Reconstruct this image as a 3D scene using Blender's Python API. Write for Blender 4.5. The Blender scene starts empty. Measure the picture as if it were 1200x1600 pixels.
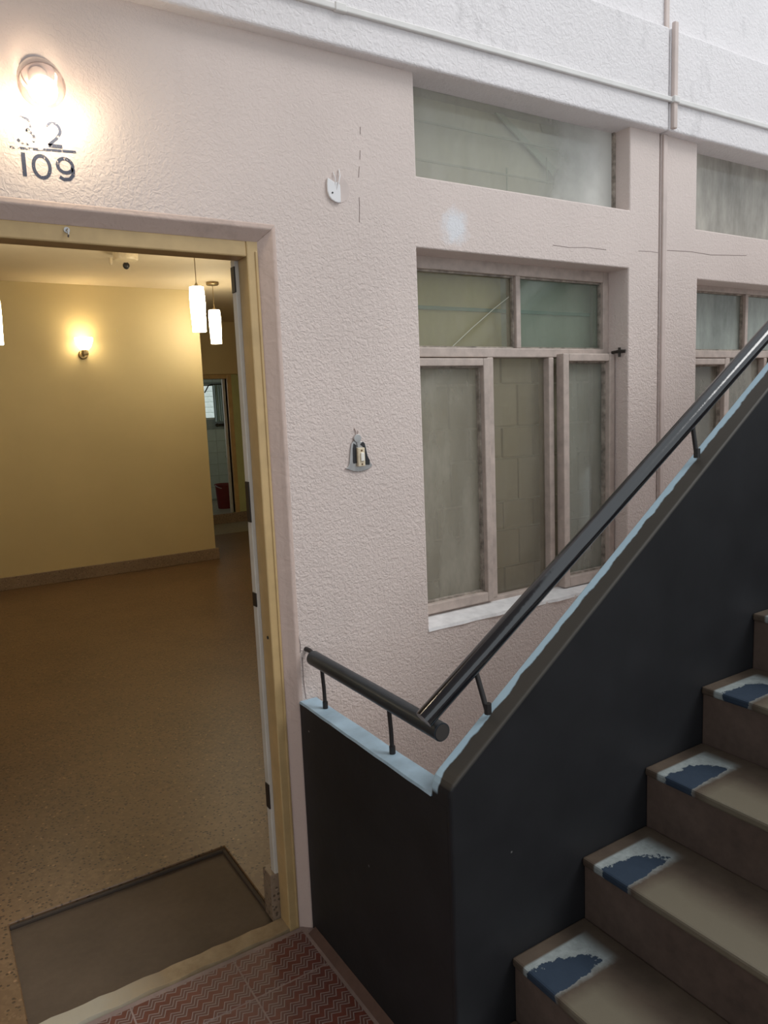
import bpy, bmesh, math, random
from mathutils import Vector, Matrix

random.seed(7)
scene = bpy.context.scene
COL = scene.collection

# ------------------------------------------------------------------ camera
cam_data = bpy.data.cameras.new('camera')
cam = bpy.data.objects.new('camera', cam_data)
COL.objects.link(cam)
cam_data.sensor_fit = 'HORIZONTAL'
cam_data.sensor_width = 36.0
cam_data.lens = 1154.28 / 1200 * 36.0
cam_data.clip_start = 0.02
R_ = Vector((0.84252788, -0.53711407, -0.04068473))
U_ = Vector((0.10879248, 0.09570654, 0.98944654))
F_ = Vector((0.52755186, 0.83806249, -0.1390694))
M = Matrix((R_, U_, -F_)).transposed().to_4x4()
M.translation = Vector((0.0, -1.92548758, 1.59087683))
cam.matrix_world = M
scene.camera = cam

# ------------------------------------------------------------------ sky, exposure
world = bpy.data.worlds.new('overcast_sky')
scene.world = world
world.use_nodes = True
wb = world.node_tree.nodes['Background']
wb.inputs['Color'].default_value = (0.90, 0.96, 1.0, 1)
wb.inputs['Strength'].default_value = 1.05
# the bright part of the overcast sky, high over the open stair to the right
sun_d = bpy.data.lights.new('bright_overcast_sky', 'SUN')
sun_d.energy = 1.45
sun_d.angle = math.radians(26)
sun_d.color = (1.0, .985, .97)
sun = bpy.data.objects.new('bright_overcast_sky', sun_d)
COL.objects.link(sun)
sun.rotation_euler = Vector((.45, -.50, .74)).to_track_quat('Z', 'Y').to_euler()
scene.view_settings.view_transform = 'Standard'
scene.view_settings.look = 'None'
scene.view_settings.exposure = 0.0
scene.view_settings.gamma = 1.0
scene.view_settings.use_curve_mapping = False
scene.render.film_transparent = False
scene.cycles.max_bounces = 10
scene.cycles.diffuse_bounces = 6
scene.cycles.transparent_max_bounces = 12
scene.cycles.sample_clamp_indirect = 6.0

PORCH_L, PEND_L, SCON_L = 92.0, 37.0, 14.0

# ------------------------------------------------------------------ material helpers
def new_mat(name):
    m = bpy.data.materials.new(name)
    m.use_nodes = True
    nt = m.node_tree
    return m, nt, nt.nodes['Principled BSDF'], nt.nodes['Material Output']

def node(nt, kind, **kw):
    n = nt.nodes.new(kind)
    for k, v in kw.items():
        if k in n.inputs:
            n.inputs[k].default_value = v
        else:
            setattr(n, k, v)
    return n

def coords(nt, scale=(1, 1, 1), loc=(0, 0, 0), rot=(0, 0, 0), space='Object'):
    tc = nt.nodes.new('ShaderNodeTexCoord')
    mp = nt.nodes.new('ShaderNodeMapping')
    mp.inputs['Scale'].default_value = scale
    mp.inputs['Location'].default_value = loc
    mp.inputs['Rotation'].default_value = rot
    nt.links.new(tc.outputs[space], mp.inputs[0])
    return mp.outputs[0]

def noise(nt, vec, scale, detail=3, rough=.55, dist=0.0):
    n = node(nt, 'ShaderNodeTexNoise', Scale=scale, Detail=detail, Roughness=rough, Distortion=dist)
    if vec is not None:
        nt.links.new(vec, n.inputs['Vector'])
    return n.outputs['Fac']

def ramp(nt, fac, stops):
    r = nt.nodes.new('ShaderNodeValToRGB')
    e = r.color_ramp.elements
    while len(e) < len(stops):
        e.new(0.5)
    for i, (p, c) in enumerate(stops):
        e[i].position = p
        e[i].color = (*c, 1) if len(c) == 3 else c
    nt.links.new(fac, r.inputs[0])
    return r.outputs[0]

def g(v):
    return (v, v, v)

def mixc(nt, fac, a, b):
    m = nt.nodes.new('ShaderNodeMix')
    m.data_type = 'RGBA'
    for sock, val in ((m.inputs[0], fac), (m.inputs[6], a), (m.inputs[7], b)):
        if hasattr(val, 'is_output'):
            nt.links.new(val, sock)
        elif isinstance(val, tuple):
            sock.default_value = (*val[:3], 1)
        else:
            sock.default_value = val
    return m.outputs[2]

def math_(nt, op, a, b=0.0, c=None):
    m = nt.nodes.new('ShaderNodeMath')
    m.operation = op
    for i, v in enumerate((a, b) if c is None else (a, b, c)):
        if hasattr(v, 'is_output'):
            nt.links.new(v, m.inputs[i])
        else:
            m.inputs[i].default_value = v
    return m.outputs[0]

def maprange(nt, v, a, b, c=0.0, d=1.0):
    m = nt.nodes.new('ShaderNodeMapRange')
    nt.links.new(v, m.inputs[0])
    for i, x in enumerate((a, b, c, d)):
        m.inputs[i + 1].default_value = x
    return m.outputs[0]

def sep(nt, vec):
    s = nt.nodes.new('ShaderNodeSeparateXYZ')
    nt.links.new(vec, s.inputs[0])
    return s.outputs

def bump(nt, bsdf, h, strength=.5, dist=.004):
    b = node(nt, 'ShaderNodeBump', Strength=strength, Distance=dist)
    nt.links.new(h, b.inputs['Height'])
    nt.links.new(b.outputs[0], bsdf.inputs['Normal'])

def plain(name, col, rough=.5, metal=0.0, var=.12, nscale=9.0, bmp=0.0, bscale=60.0, spec=.5):
    m, nt, b, o = new_mat(name)
    v = coords(nt)
    f = noise(nt, v, nscale, 4)
    lo = tuple(c * (1 - var) for c in col)
    hi = tuple(min(1, c * (1 + var)) for c in col)
    nt.links.new(ramp(nt, f, [(.3, lo), (.7, hi)]), b.inputs['Base Color'])
    b.inputs['Roughness'].default_value = rough
    b.inputs['Metallic'].default_value = metal
    b.inputs['Specular IOR Level'].default_value = spec
    if bmp:
        bump(nt, b, noise(nt, v, bscale, 3), bmp, .003)
    return m

def emitter(name, col, strength):
    m, nt, b, o = new_mat(name)
    b.inputs['Base Color'].default_value = (.9, .88, .82, 1)
    b.inputs['Emission Color'].default_value = (*col, 1)
    b.inputs['Emission Strength'].default_value = strength
    return m

# ---- stucco wall
def make_stucco(name, col, relief=.42, rscale=95.0, marks=False):
    m, nt, b, o = new_mat(name)
    v = coords(nt)
    big = noise(nt, v, 1.6, 5, .6)
    c = ramp(nt, big, [(.3, tuple(x * .93 for x in col)), (.7, tuple(min(1, x * 1.04) for x in col))])
    fine = noise(nt, v, 140, 2)
    c = mixc(nt, maprange(nt, fine, .62, .75, 0, .22), c, tuple(x * .6 for x in col))
    if not marks:
        gm = noise(nt, coords(nt, (1, 1, .6)), 11, 6, .7)
        c = mixc(nt, maprange(nt, gm, .56, .78, 0, .45), c, tuple(x * .5 for x in col))
    if marks:
        # pale paint patch between the two windows, and faint vertical run-off streaks
        vs = coords(nt, (9, 9, .5))
        st = noise(nt, vs, 1.4, 4, .6)
        c = mixc(nt, maprange(nt, st, .6, .8, 0, .16), c, tuple(x * .74 for x in col))
        tc = nt.nodes.new('ShaderNodeTexCoord')
        d = nt.nodes.new('ShaderNodeVectorMath'); d.operation = 'DISTANCE'
        nt.links.new(tc.outputs['Object'], d.inputs[0])
        d.inputs[1].default_value = (1.52, 0, 2.15)
        wob = math_(nt, 'ADD', d.outputs['Value'], math_(nt, 'MULTIPLY', noise(nt, v, 34, 3), .07))
        c = mixc(nt, maprange(nt, wob, .062, .10, .8, 0), c, (.70, .72, .76))
    nt.links.new(c, b.inputs['Base Color'])
    b.inputs['Roughness'].default_value = .82
    b.inputs['Specular IOR Level'].default_value = .35
    worm = noise(nt, v, rscale, 2.5, .5, .9)
    h = math_(nt, 'ADD', maprange(nt, worm, .35, .65), math_(nt, 'MULTIPLY', noise(nt, v, 9, 3), .8))
    if marks:      # the roughcast is heaviest on the pier beside the door, thinner above
        z = sep(nt, v)[2]
        h = math_(nt, 'MULTIPLY', h, maprange(nt, math_(nt, 'ADD', z, math_(nt, 'MULTIPLY', big, .5)), 2.45, 2.05, .42, 1.15))
    bump(nt, b, h, relief, .004)
    return m

STUCCO = make_stucco('pink_stucco', (.66, .565, .525), marks=True)
STUCCO_UP = make_stucco('pale_stucco', (.75, .715, .72), relief=.35, rscale=70)
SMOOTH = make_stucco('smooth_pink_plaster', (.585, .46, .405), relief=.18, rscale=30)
PLAIN_OUT = plain('landing_plaster', (.50, .45, .42), .85, bmp=.3)
PATCH = plain('bare_pink_plaster', (.61, .52, .485), .85, bmp=.1)
BOUNCE_PALE = plain('pale_bounce_slab', (.62, .58, .54), .85, bmp=.3)
CREAM = plain('yellow_cream_wall_paint', (.61, .505, .285), .55, var=.04, nscale=2, bmp=.06)
CEIL_IN = plain('cream_ceiling_paint', (.72, .62, .46), .75, var=.03, nscale=3)
GREENISH = plain('pale_green_wall_paint', (.46, .50, .24), .6, var=.05)
FRAME_Y = plain('yellow_cream_gloss_frame', (.50, .35, .165), .42, var=.10, nscale=14, bmp=.08, bscale=40)
WHITE_WOOD = plain('white_gloss_wood', (.62, .60, .55), .4, var=.08)
WIN_PAINT = plain('dirty_pink_window_paint', (.47, .39, .345), .55, var=.16, nscale=24, bmp=.25, bscale=70)
SILL_W = plain('white_sill_paint', (.74, .73, .73), .6, var=.12, nscale=22, bmp=.3, bscale=60)
PUTTY = plain('old_grey_putty', (.30, .26, .22), .9, var=.5, nscale=40, bmp=.6, bscale=60)
DARK_GAP = plain('dark_gap_tone', (.035, .03, .027), .9)
BLACK_RAIL = None
TRUNK = plain('white_plastic_conduit', (.66, .64, .62), .45, var=.08)
STRIP = plain('pink_painted_strip', (.60, .50, .46), .6, var=.12, nscale=6, bmp=.15)
METAL = plain('brushed_metal', (.46, .45, .44), .35, .85, var=.12, nscale=40)
DARK_METAL = plain('dark_bronze_metal', (.05, .042, .036), .45, .6)
BLACK_PL = plain('black_plastic', (.018, .018, .02), .4)
IVORY = plain('ivory_plastic', (.66, .56, .40), .4, var=.1, nscale=60)
IVORY_W = plain('white_plastic_button', (.80, .77, .70), .35, var=.04)
SCREW = plain('rusty_screw', (.16, .09, .05), .6, .5)
WHITE_PL = plain('white_plastic', (.74, .73, .74), .4, var=.04)
CRACK = plain('dark_crack', (.24, .19, .175), .95)
RED_PL = plain('red_plastic', (.17, .022, .025), .45, var=.05)
CERAMIC = plain('white_ceramic', (.78, .79, .80), .15, var=.02)
BATH_TILE = plain('pale_bathroom_tile', (.52, .60, .60), .25, var=.05)
TILE_GROUT = plain('bathroom_grout', (.30, .34, .34), .8)
CURTAIN = plain('pale_blue_curtain_cloth', (.46, .56, .58), .8, var=.06)
BRASS = plain('dull_brass', (.33, .25, .14), .38, .8)
HOLDER = plain('lilac_grey_lampholder', (.50, .42, .42), .3, var=.1)
BULB = emitter('lit_bulb', (1.0, .84, .58), PORCH_L)
SHADE = emitter('glowing_opal_glass', (1.0, .86, .60), PEND_L)
SCONCE_G = emitter('glowing_sconce_glass', (1.0, .80, .48), SCON_L)

# black gloss paint (rail)
def make_black(name, col, rough, dusty=0.0):
    m, nt, b, o = new_mat(name)
    v = coords(nt)
    c = ramp(nt, noise(nt, v, 5, 5, .6), [(.3, tuple(x * .8 for x in col)), (.7, tuple(x * 1.25 for x in col))])
    spk = noise(nt, v, 26, 2)
    c = mixc(nt, maprange(nt, spk, .755, .775, 0, .5), c, (.35, .34, .33))
    nt.links.new(c, b.inputs['Base Color'])
    b.inputs['Roughness'].default_value = rough
    bump(nt, b, noise(nt, v, 22, 4), .18, .003)
    return m, nt, b, v, c

_r = make_black('black_gloss_enamel', (.006, .007, .010), .13)
_r[2].inputs['Specular IOR Level'].default_value = .9
BLACK_RAIL = _r[0]
RAIL_DUSTY = make_black('worn_black_enamel', (.020, .028, .036), .36)[0]
BAL_BLACK = plain('black_iron', (.016, .014, .014), .5)

# parapet paint: charcoal, with a ragged pale blue-grey older coat along the far top edge
def make_parapet():
    m, nt, b, v, c = make_black('charcoal_parapet_paint', (.0145, .0150, .0170), .50)
    b.inputs['Specular IOR Level'].default_value = .25
    s = sep(nt, coords(nt))
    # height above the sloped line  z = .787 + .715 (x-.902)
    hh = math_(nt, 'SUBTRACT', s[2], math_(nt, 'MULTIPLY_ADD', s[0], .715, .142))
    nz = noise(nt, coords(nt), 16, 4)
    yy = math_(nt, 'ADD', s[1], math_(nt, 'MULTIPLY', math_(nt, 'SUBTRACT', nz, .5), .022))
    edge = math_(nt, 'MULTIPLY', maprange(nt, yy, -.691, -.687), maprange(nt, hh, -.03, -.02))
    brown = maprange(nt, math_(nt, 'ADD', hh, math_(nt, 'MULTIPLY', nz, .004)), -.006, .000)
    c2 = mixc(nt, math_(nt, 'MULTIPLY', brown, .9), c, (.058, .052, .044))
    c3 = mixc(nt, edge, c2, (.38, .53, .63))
    nt.links.new(c3, b.inputs['Base Color'])
    return m
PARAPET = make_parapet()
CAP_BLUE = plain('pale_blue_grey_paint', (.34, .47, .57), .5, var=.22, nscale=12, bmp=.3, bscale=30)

# concrete stair
def make_concrete(name, col, rough=.6, var=.3, bmp=.25):
    m, nt, b, o = new_mat(name)
    v = coords(nt)
    f = math_(nt, 'ADD', math_(nt, 'MULTIPLY', noise(nt, v, 4, 5, .6), .7), math_(nt, 'MULTIPLY', noise(nt, v, 45, 4), .3))
    nt.links.new(ramp(nt, f, [(.3, tuple(x * (1 - var) for x in col)), (.7, tuple(x * (1 + var) for x in col))]), b.inputs['Base Color'])
    b.inputs['Roughness'].default_value = rough
    bump(nt, b, noise(nt, v, 35, 5), bmp, .003)
    return m
RISER = make_concrete('brown_cement', (.092, .062, .048), .62, .42)

def make_tread():
    m, nt, b, o = new_mat('worn_painted_tread_with_shade')
    tc = nt.nodes.new('ShaderNodeTexCoord')
    oi = nt.nodes.new('ShaderNodeObjectInfo')
    off = nt.nodes.new('ShaderNodeVectorMath'); off.operation = 'ADD'
    cmb = nt.nodes.new('ShaderNodeCombineXYZ')
    r = math_(nt, 'MULTIPLY', oi.outputs['Random'], 37.0)
    for i in range(3):
        nt.links.new(r, cmb.inputs[i])
    nt.links.new(tc.outputs['Object'], off.inputs[0]); nt.links.new(cmb.outputs[0], off.inputs[1])
    v = off.outputs[0]
    s = sep(nt, tc.outputs['Object'])
    n1 = noise(nt, v, 13, 5, .65)
    n2 = noise(nt, v, 42, 6, .75)
    wob = math_(nt, 'MULTIPLY', math_(nt, 'SUBTRACT', n2, .5), .016)
    y = math_(nt, 'ADD', s[1], wob)
    x = math_(nt, 'ADD', s[0], wob)
    base = ramp(nt, n1, [(.3, (.055, .037, .025)), (.7, (.088, .063, .043))])
    # polished, foot-worn middle right of the paint stripe; fade towards the riser is painted shade
    worn = math_(nt, 'MULTIPLY', maprange(nt, y, -.150, -.185), maprange(nt, math_(nt, 'ADD', x, math_(nt, 'MULTIPLY', n1, .06)), .175, .10))
    c = mixc(nt, math_(nt, 'MULTIPLY', worn, .85), base, (.150, .130, .092))
    # whitish ground coat of the stripe; straight left edge and back fade are painted-in shade lines
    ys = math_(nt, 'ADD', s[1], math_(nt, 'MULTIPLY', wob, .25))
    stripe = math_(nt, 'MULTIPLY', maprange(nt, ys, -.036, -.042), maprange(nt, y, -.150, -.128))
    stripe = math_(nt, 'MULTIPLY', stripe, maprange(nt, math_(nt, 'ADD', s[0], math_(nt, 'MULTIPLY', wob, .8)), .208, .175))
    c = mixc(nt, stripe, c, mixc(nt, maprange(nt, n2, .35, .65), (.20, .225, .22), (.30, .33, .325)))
    # navy paint that is left in the middle of the stripe
    blot = math_(nt, 'ADD', math_(nt, 'MULTIPLY', n1, 1.25), math_(nt, 'MULTIPLY', n2, .75))
    inside = math_(nt, 'MULTIPLY', maprange(nt, s[1], -.034, -.090), maprange(nt, s[1], -.150, -.128))
    inside = math_(nt, 'MULTIPLY', inside, maprange(nt, s[0], .215, .08))
    navy = maprange(nt, math_(nt, 'ADD', blot, inside), 1.50, 1.53)
    c = mixc(nt, navy, c, mixc(nt, n2, (.010, .021, .041), (.024, .042, .068)))
    nt.links.new(c, b.inputs['Base Color'])
    nt.links.new(maprange(nt, worn, 0, 1, .6, .42), b.inputs['Roughness'])
    bump(nt, b, math_(nt, 'ADD', n2, math_(nt, 'MULTIPLY', navy, .25)), .3, .003)
    return m
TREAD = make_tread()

# red corridor tile with light zigzag relief lines
def make_red_tile():
    m, nt, b, o = new_mat('red_zigzag_tile')
    tc = nt.nodes.new('ShaderNodeTexCoord')
    mp = nt.nodes.new('ShaderNodeMapping')
    mp.inputs['Rotation'].default_value = (0, 0, math.radians(-21))
    nt.links.new(tc.outputs['Object'], mp.inputs[0])
    s = sep(nt, mp.outputs[0])
    # zigzag: offset rows by a triangle wave along the row
    tri = math_(nt, 'PINGPONG', s[0], .018)
    row = math_(nt, 'ADD', s[1], math_(nt, 'MULTIPLY', tri, .95))
    ph = math_(nt, 'FRACT', math_(nt, 'DIVIDE', math_(nt, 'ADD', row, 5.0), .046))
    def line(c0, w):
        d = math_(nt, 'ABSOLUTE', math_(nt, 'SUBTRACT', ph, c0))
        return maprange(nt, d, w, w * .45)
    l = math_(nt, 'MAXIMUM', math_(nt, 'MAXIMUM', line(.18, .05), line(.44, .045)), line(.70, .05))
    nz = noise(nt, tc.outputs['Object'], 14, 5)
    red = ramp(nt, nz, [(.3, (.095, .024, .017)), (.7, (.150, .042, .030))])
    dusty = math_(nt, 'MULTIPLY', maprange(nt, ph, .12, .2), maprange(nt, ph, .72, .62))
    c = mixc(nt, math_(nt, 'MULTIPLY', dusty, .55), red, (.100, .056, .050))
    c = mixc(nt, math_(nt, 'MULTIPLY', l, .8), c, (.31, .265, .26))
    gr = noise(nt, tc.outputs['Object'], 3.0, 4)
    c = mixc(nt, maprange(nt, gr, .45, .75, 0, .45), c, (.22, .15, .135))
    nt.links.new(c, b.inputs['Base Color'])
    b.inputs['Roughness'].default_value = .45
    bump(nt, b, l, .5, .002)
    return m
RED_TILE = make_red_tile()
GROUT = make_concrete('grimy_red_grout', (.10, .055, .042), .8)
TILE_GR = make_concrete('grey_tile_grout', (.25, .185, .165), .8)

def make_terrazzo(name, lo, hi, chip, dark, rough=.3, scale=1.0):
    m, nt, b, o = new_mat(name)
    v = coords(nt)
    n1 = noise(nt, v, 2.2, 5, .6)
    c = ramp(nt, n1, [(.3, lo), (.7, hi)])
    vo = node(nt, 'ShaderNodeTexVoronoi', Scale=78 * scale, Randomness=1.0)
    nt.links.new(v, vo.inputs['Vector'])
    cs = sep(nt, vo.outputs['Color'])
    c = mixc(nt, maprange(nt, cs[0], .45, 1.0, 0, .7), c, chip)
    inside = maprange(nt, vo.outputs['Distance'], .42, .30)
    dk = math_(nt, 'MULTIPLY', inside, maprange(nt, cs[1], .55, .63))
    c = mixc(nt, math_(nt, 'MULTIPLY', dk, .85), c, dark)
    wh = math_(nt, 'MULTIPLY', inside, maprange(nt, cs[2], .96, .98))
    c = mixc(nt, math_(nt, 'MULTIPLY', wh, .6), c, tuple(min(1, x * 1.9) for x in chip))
    nt.links.new(c, b.inputs['Base Color'])
    b.inputs['Roughness'].default_value = rough
    bump(nt, b, math_(nt, 'ADD', math_(nt, 'MULTIPLY', dk, -1.0), noise(nt, v, 30, 3)), .22, .002)
    return m
TERRAZZO = make_terrazzo('brown_terrazzo', (.115, .066, .033), (.175, .104, .054), (.20, .122, .066), (.026, .014, .008), .40)
TERRAZZO_SK = make_terrazzo('terrazzo_skirting', (.20, .145, .10), (.28, .21, .15), (.30, .23, .17), (.07, .05, .035), .45)
TERRAZZO_GR = make_terrazzo('grey_green_terrazzo', (.24, .23, .18), (.32, .31, .25), (.36, .35, .29), (.1, .09, .07), .35)
MATWELL = make_concrete('brown_cement_mat_well', (.098, .070, .048), .7, .22)
MAT_SHADE_DIRT = make_concrete('mat_well_shade_and_dirt', (.06, .045, .035), .8, .25)
def make_threshold():
    m, nt, b, o = new_mat('worn_threshold')
    v = coords(nt)
    f = noise(nt, v, 18, 5, .6)
    s = sep(nt, v)
    c = ramp(nt, f, [(.3, (.24, .165, .09)), (.7, (.36, .27, .16))])
    c = mixc(nt, maprange(nt, math_(nt, 'ADD', s[0], math_(nt, 'MULTIPLY', f, .2)), .55, .35, 0, .8), c, (.42, .39, .31))
    nt.links.new(c, b.inputs['Base Color'])
    b.inputs['Roughness'].default_value = .75
    bump(nt, b, f, .5, .005)
    return m
THRESH = make_threshold()

BLOCK = make_concrete('olive_grey_concrete_block', (.58, .52, .40), .9, .10)
MORTAR = make_concrete('pale_mortar', (.85, .80, .66), .9, .1, .5)
BOARD_Y = plain('yellow_olive_board', (.66, .63, .37), .7, var=.08, nscale=3)
BOARD_G = plain('grey_green_board', (.50, .54, .45), .7, var=.08, nscale=3)
BOARD_C = plain('grey_cream_board', (.68, .64, .54), .7, var=.06, nscale=3)
TEAL = plain('grey_teal', (.22, .38, .33), .25, var=.1)
PALE_EDGE = plain('pale_grey_cream', (.50, .50, .42), .3, var=.1)

def make_glass(name, tint, dirt_col, dirt, smear=None, rough=.06):
    m, nt, b, o = new_mat(name)
    nt.nodes.remove(b)
    tr = node(nt, 'ShaderNodeBsdfTransparent'); tr.inputs[0].default_value = (*tint, 1)
    gl = node(nt, 'ShaderNodeBsdfGlossy', Roughness=rough)
    df = node(nt, 'ShaderNodeBsdfDiffuse'); df.inputs[0].default_value = (*dirt_col, 1)
    fr = node(nt, 'ShaderNodeFresnel', IOR=1.28)
    v = coords(nt)
    n1 = noise(nt, coords(nt, (1, 1, .35)), 7, 5, .65)
    d = maprange(nt, n1, .3, .75, dirt * .6, dirt * 1.4)
    if smear:
        s = sep(nt, v)
        k = maprange(nt, math_(nt, 'ADD', s[0], math_(nt, 'MULTIPLY', math_(nt, 'SUBTRACT', noise(nt, v, 9, 5), .5), .25)), smear[0], smear[1], 0, smear[2])
        d = math_(nt, 'MAXIMUM', d, k)
    m1 = nt.nodes.new('ShaderNodeMixShader'); m2 = nt.nodes.new('ShaderNodeMixShader')
    nt.links.new(d, m1.inputs[0]); nt.links.new(tr.outputs[0], m1.inputs[1]); nt.links.new(df.outputs[0], m1.inputs[2])
    nt.links.new(fr.outputs[0], m2.inputs[0]); nt.links.new(m1.outputs[0], m2.inputs[1]); nt.links.new(gl.outputs[0], m2.inputs[2])
    nt.links.new(m2.outputs[0], o.inputs[0])
    return m
GLASS = make_glass('grimy_window_glass', (.96, .95, .90), (.50, .47, .39), .20)
GLASS_L = make_glass('dusty_window_glass', (.96, .95, .90), (.52, .49, .41), .44)
GLASS_R = make_glass('hazy_window_glass', (.93, .95, .91), (.48, .49, .43), .38)
GLASS_G = make_glass('green_tinted_glass', (.93, .97, .93), (.44, .48, .42), .20)
GLASS_T = make_glass('paint_smeared_glass', (.96, .96, .92), (.62, .61, .57), .24, smear=(.04, .42, .9))
GLASS_DG = make_glass('dusty_green_glass', (.94, .97, .94), (.50, .55, .50), .62)
GLASS_DW = make_glass('dusty_grey_glass', (.96, .96, .92), (.60, .565, .50), .62)
def make_clear():
    m, nt, b, o = new_mat('clear_plastic_guard')
    nt.nodes.remove(b)
    tr = node(nt, 'ShaderNodeBsdfTransparent'); tr.inputs[0].default_value = (.93, .90, .90, 1)
    gl = node(nt, 'ShaderNodeBsdfGlossy', Roughness=.1)
    lw = node(nt, 'ShaderNodeLayerWeight', Blend=.35)
    mx = nt.nodes.new('ShaderNodeMixShader')
    nt.links.new(lw.outputs['Facing'], mx.inputs[0]); nt.links.new(tr.outputs[0], mx.inputs[1]); nt.links.new(gl.outputs[0], mx.inputs[2])
    nt.links.new(mx.outputs[0], o.inputs[0])
    return m
GUARD = make_clear()

def make_worn_ink(name, thr):
    m, nt, b, o = new_mat(name)
    b.inputs['Base Color'].default_value = (.035, .045, .085, 1)
    b.inputs['Roughness'].default_value = .7
    tr = nt.nodes.new('ShaderNodeBsdfTransparent')
    mx = nt.nodes.new('ShaderNodeMixShader')
    f = noise(nt, coords(nt, (1, 1, 1)), 130, 4, .65, .6)
    nt.links.new(maprange(nt, f, thr, thr + .05), mx.inputs[0])
    nt.links.new(b.outputs[0], mx.inputs[1]); nt.links.new(tr.outputs[0], mx.inputs[2])
    nt.links.new(mx.outputs[0], o.inputs[0])
    return m
INK = make_worn_ink('worn_blue_black_paint', .60)
INK_FADED = make_worn_ink('nearly_gone_blue_black_paint', .49)

# ------------------------------------------------------------------ mesh helpers
class MB:
    def __init__(self):
        self.v, self.f, self.mi = [], [], []
        self.cur = 0
    def add(self, vs, fs):
        n = len(self.v)
        self.v += [Vector(p) for p in vs]
        self.f += [tuple(i + n for i in q) for q in fs]
        self.mi += [self.cur] * len(fs)
        return self
    def box(self, x0, x1, y0, y1, z0, z1):
        return self.add([(x0, y0, z0), (x1, y0, z0), (x1, y1, z0), (x0, y1, z0), (x0, y0, z1), (x1, y0, z1), (x1, y1, z1), (x0, y1, z1)],
                        [(0, 3, 2, 1), (4, 5, 6, 7), (0, 1, 5, 4), (1, 2, 6, 5), (2, 3, 7, 6), (3, 0, 4, 7)])
    def prism(self, poly, a, b, axis='y'):
        def P(u, w, t):
            return {'y': (u, t, w), 'z': (u, w, t), 'x': (t, u, w)}[axis]
        n = len(poly)
        vs = [P(u, w, a) for u, w in poly] + [P(u, w, b) for u, w in poly]
        fs = [tuple(range(n)), tuple(range(2 * n - 1, n - 1, -1))]
        fs += [(i, i + n, (i + 1) % n + n, (i + 1) % n) for i in range(n)]
        return self.add(vs, fs)
    def hexa(self, bottom, top):
        return self.add(list(bottom) + list(top), [(0, 3, 2, 1), (4, 5, 6, 7), (0, 1, 5, 4), (1, 2, 6, 5), (2, 3, 7, 6), (3, 0, 4, 7)])
    def tube(self, pts, r, seg=12, caps=True):
        pts = [Vector(p) for p in pts]
        rs = r if isinstance(r, (list, tuple)) else [r] * len(pts)
        vs, fs = [], []
        for i, p in enumerate(pts):
            d = (pts[min(i + 1, len(pts) - 1)] - pts[max(i - 1, 0)]).normalized()
            ref = Vector((0, 0, 1)) if abs(d.z) < .9 else Vector((0, 1, 0))
            a = d.cross(ref).normalized(); b = d.cross(a).normalized()
            for k in range(seg):
                t = 2 * math.pi * k / seg
                vs.append(p + a * (rs[i] * math.cos(t)) + b * (rs[i] * math.sin(t)))
        for i in range(len(pts) - 1):
            for k in range(seg):
                k2 = (k + 1) % seg
                fs.append((i * seg + k, i * seg + k2, (i + 1) * seg + k2, (i + 1) * seg + k))
        if caps:
            fs.append(tuple(range(seg - 1, -1, -1)))
            fs.append(tuple((len(pts) - 1) * seg + k for k in range(seg)))
        return self.add(vs, fs)
    def lathe(self, prof, c, seg=20, axis=(0, 0, 1)):
        """prof: (radius, height along the axis)"""
        ax = Vector(axis).normalized()
        c = Vector(c)
        pts = [c + ax * h for _, h in prof]
        ref = Vector((0, 0, 1)) if abs(ax.z) < .9 else Vector((0, 1, 0))
        a = ax.cross(ref).normalized(); b = ax.cross(a).normalized()
        vs, fs = [], []
        for (r, h), p in zip(prof, pts):
            for k in range(seg):
                t = 2 * math.pi * k / seg
                vs.append(p + a * (max(r, 1e-4) * math.cos(t)) + b * (max(r, 1e-4) * math.sin(t)))
        for i in range(len(prof) - 1):
            for k in range(seg):
                k2 = (k + 1) % seg
                fs.append((i * seg + k, i * seg + k2, (i + 1) * seg + k2, (i + 1) * seg + k))
        return self.add(vs, fs)
    def ribbon(self, pts, w, y0, th=.0012):
        """flat brush stroke in the XZ plane at y0"""
        pts = [Vector((p[0], 0, p[1])) for p in pts]
        vs, fs = [], []
        for i, p in enumerate(pts):
            d = (pts[min(i + 1, len(pts) - 1)] - pts[max(i - 1, 0)]).normalized()
            n = Vector((-d.z, 0, d.x)) * w / 2
            for s, yy in ((1, y0), (-1, y0), (-1, y0 - th), (1, y0 - th)):
                q = p + n * s
                vs.append((q.x, yy, q.z))
        for i in range(len(pts) - 1):
            for k in range(4):
                a = i * 4 + k; b = i * 4 + (k + 1) % 4
                fs.append((a, b, b + 4, a + 4))
        fs.append((0, 3, 2, 1)); e = (len(pts) - 1) * 4; fs.append((e, e + 1, e + 2, e + 3))
        return self.add(vs, fs)
    def mesh(self, name, mats, origin=(0, 0, 0), smooth=False, fix=True):
        me = bpy.data.meshes.new(name)
        o = Vector(origin)
        me.from_pydata([tuple(p - o) for p in self.v], [], self.f)
        for m in (mats if isinstance(mats, (list, tuple)) else [mats]):
            me.materials.append(m)
        for p, i in zip(me.polygons, self.mi):
            p.material_index = i
        if fix:
            bm = bmesh.new(); bm.from_mesh(me)
            bmesh.ops.recalc_face_normals(bm, faces=bm.faces)
            bm.to_mesh(me); bm.free()
        if smooth:
            for p in me.polygons:
                p.use_smooth = True
            me.set_sharp_from_angle(angle=math.radians(40))
        return me

ORIGIN = {}
def place(ob, parent, world):
    ORIGIN[ob.name] = Vector(world)
    if parent is not None:
        ob.parent = parent
        ob.location = Vector(world) - ORIGIN[parent.name]
    else:
        ob.location = world

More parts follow.
